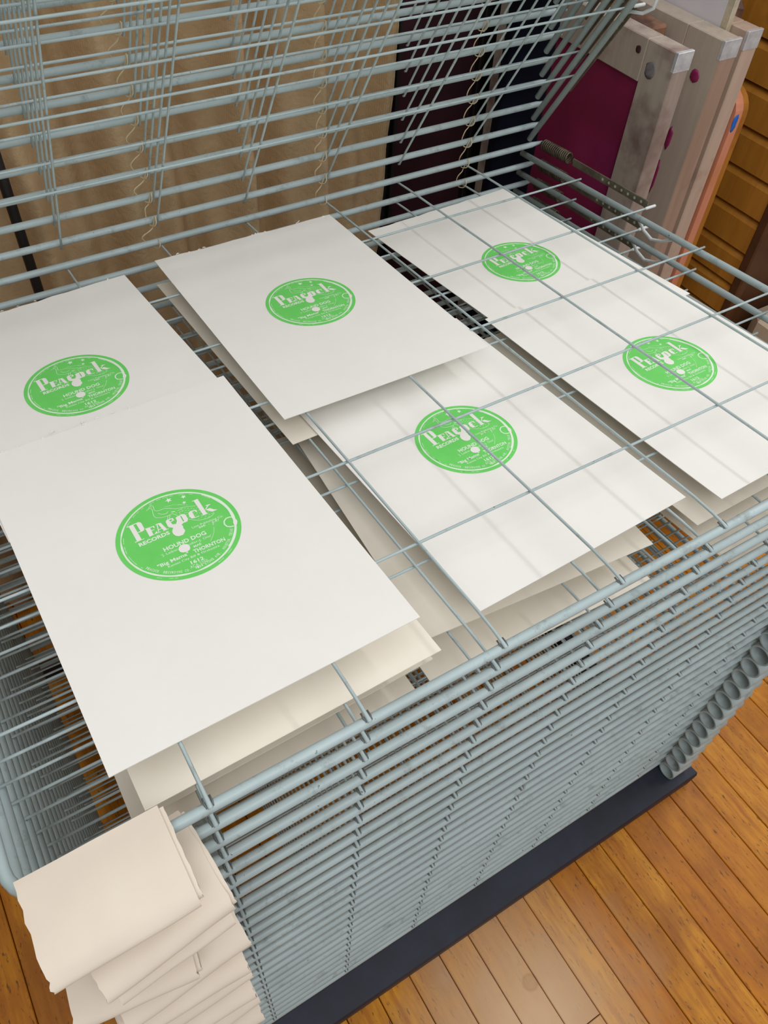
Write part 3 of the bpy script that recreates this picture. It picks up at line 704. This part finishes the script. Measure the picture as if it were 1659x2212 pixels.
s1 = screen_x('printing_screen', 4.20, 4.46, 5.05, 8.4, 0.75, 'pale pine screen with magenta mesh beside the rack, nearest of the leaning row', M_mag, M_fr1, 0.50, emat=M_end1)
s2 = screen_x('printing_screen', 4.98, 5.27, 5.05, 8.4, 0.77, 'pale washed screen frame second in the row, with magenta drips', M_fr2, M_fr2, 0.62, emat=M_end2)
s3 = screen_x('printing_screen', 5.375, 5.63, 5.06, 8.4, 0.82, 'screen with amber mesh third in the row, silver tape at its corner', M_blank, M_fr3, 0.30)
def blob(parent, loc, r, mat, name, sc=(1, 1, 1)):
    bm = bmesh.new(); bmesh.ops.create_icosphere(bm, subdivisions=2, radius=1)
    for v in bm.verts:
        k = 1 + 0.25 * noise.noise(v.co * 1.5 + Vector(loc)); v.co = Vector((v.co.x * sc[0], v.co.y * sc[1], v.co.z * sc[2])) * r * S * k
    me = bpy.data.meshes.new(name); bm.to_mesh(me); bm.free(); me.materials.append(mat)
    for p in me.polygons: p.use_smooth = True
    return put(name, me, parent, P(*loc) - parent.location)
blob(s2, (4.975, 5.33, 0.28), 0.075, M_magchip, 'emulsion_drip', (0.2, 1, 1.1))
blob(s2, (4.975, 5.42, -0.55), 0.06, M_magchip, 'emulsion_drip', (0.2, 0.8, 2.6))
blob(s2, (4.975, 5.45, -1.1), 0.05, M_magchip, 'emulsion_drip', (0.2, 0.7, 5))
M_hole2 = two_tone('dark_bolt_hole', srgb(60, 30, 34), srgb(74, 40, 42), 60, 0.7)
M_smudge = two_tone('grey_ink_smudge', srgb(120, 112, 116), srgb(140, 132, 134), 90, 0.7)
blob(s1, (4.197, 5.67, 0.59), 0.045, M_hole2, 'bolt_hole', (0.15, 1, 1))
blob(s1, (4.198, 5.40, 0.44), 0.10, M_smudge, 'ink_smudge', (0.06, 0.9, 1.0))
# white panel between second and third screen
wp = empty('white_panel', P(5.32, 6.6, -FZ)); tag(wp, 'lilac white flat panel with pale worn edge standing behind the second screen', 'panel')
MB().box(tuple(P(5.285, 5.44, -7.74) - wp.location), tuple(P(5.36, 8.6, 2.6) - wp.location), 0, 0.001).obj('sheet_face', M_white, wp)
MB().box(tuple(P(5.281, 5.33, -7.74) - wp.location), tuple(P(5.364, 5.44, 2.6) - wp.location), 0, 0.001).obj('edge_strip', M_alu, wp)
# old board between first and second screen
ob = MB().box(tuple(P(4.56, 5.9, -7.745)), tuple(P(4.90, 8.8, 0.70)), 0, 0.004).obj('old_board', M_old)
tag(ob, 'dark brown weathered board wedged between the first and second screens', 'board')
# brown block behind the third screen
bk = MB().box(tuple(P(5.97, 5.75, -7.745)), tuple(P(6.16, 6.6, 0.86)), 0, 0.012).obj('brown_board', M_old)
tag(bk, 'brown wooden board standing behind the taped third screen', 'board')
# pink and orange board with a rounded top corner
bd = empty('rounded_board', P(5.80, 6.5, -FZ)); tag(bd, 'pink stained wooden board with rounded top corner and blue ink smear', 'board')
def round_board(x0, x1, y0, y1, z1, rad, mat, nm):
    prof = [(y1, -FZ + 0.005), (y0, -FZ + 0.005)]
    for a in range(0, 91, 15): prof.append((y0 + rad - rad * math.cos(R(a)), z1 - rad + rad * math.sin(R(a))))
    prof.append((y1, z1)); mb = MB(); n = len(prof)
    for x in (x0, x1):
        for (y, z) in prof: mb.v.append(tuple(P(x, y, z) - bd.location))
    mb.face(list(range(n))); mb.face([n + j for j in range(n)][::-1])
    for j in range(n): mb.face([j, n + j, n + (j + 1) % n, (j + 1) % n])
    mb.obj(nm, mat, bd)
round_board(5.655, 5.80, 5.02, 8.8, 0.06, 0.32, M_pink, 'pink_layer')
round_board(5.80, 5.95, 5.05, 8.8, 0.03, 0.32, M_orange, 'orange_layer')
blob(bd, (5.70, 5.02, -0.33), 0.05, M_blue, 'blue_smear', (1.0, 0.3, 2.4))

# wooden cabinet with stacked honey boards
cb = empty('wooden_cabinet', P(7.6, 6.5, -FZ)); tag(cb, 'honey brown wooden cabinet of stacked boards at the right edge', 'cabinet')
MB().box(tuple(P(6.56, 4.42, -7.745) - cb.location), tuple(P(8.6, 9.6, 3.0) - cb.location), 0, 0.002).obj('carcass', M_dkwood, cb)
zb = -7.6; BH = 0.535
bmesh_board = None
i = 0
while zb < 2.9:
    mb = MB()
    pr = [(6.47, 0.0), (6.47, BH - 0.13), (6.50, BH - 0.075), (6.56, BH - 0.045), (6.56, 0.0)]
    for y in (4.50, 9.5):
        for (x, z) in pr: mb.v.append(tuple(P(x, y, zb + z) - P(0, 0, 0)))
    mb.face([0, 1, 2, 3, 4][::-1]); mb.face([5, 6, 7, 8, 9])
    for j in range(5): mb.face([j, (j + 1) % 5, 5 + (j + 1) % 5, 5 + j])
    o = mb.obj('board', M_board, cb); o.location = P(0, 0, 0) - cb.location
    zb += BH; i += 1
MB().box(tuple(P(6.44, 4.36, -7.745) - cb.location), tuple(P(6.62, 4.52, 3.0) - cb.location), 0, 0.003).obj('corner_post', M_dkwood, cb)

# pale carton on the floor at the far right
bx = MB().box((-0.09, -0.06, 0), (0.09, 0.06, 0.61), 0, 0.03).obj('carton', M_box, None, P(7.35, 3.70, -7.74))
tag(bx, 'pale cardboard carton beside the cabinet at the right edge', 'carton')
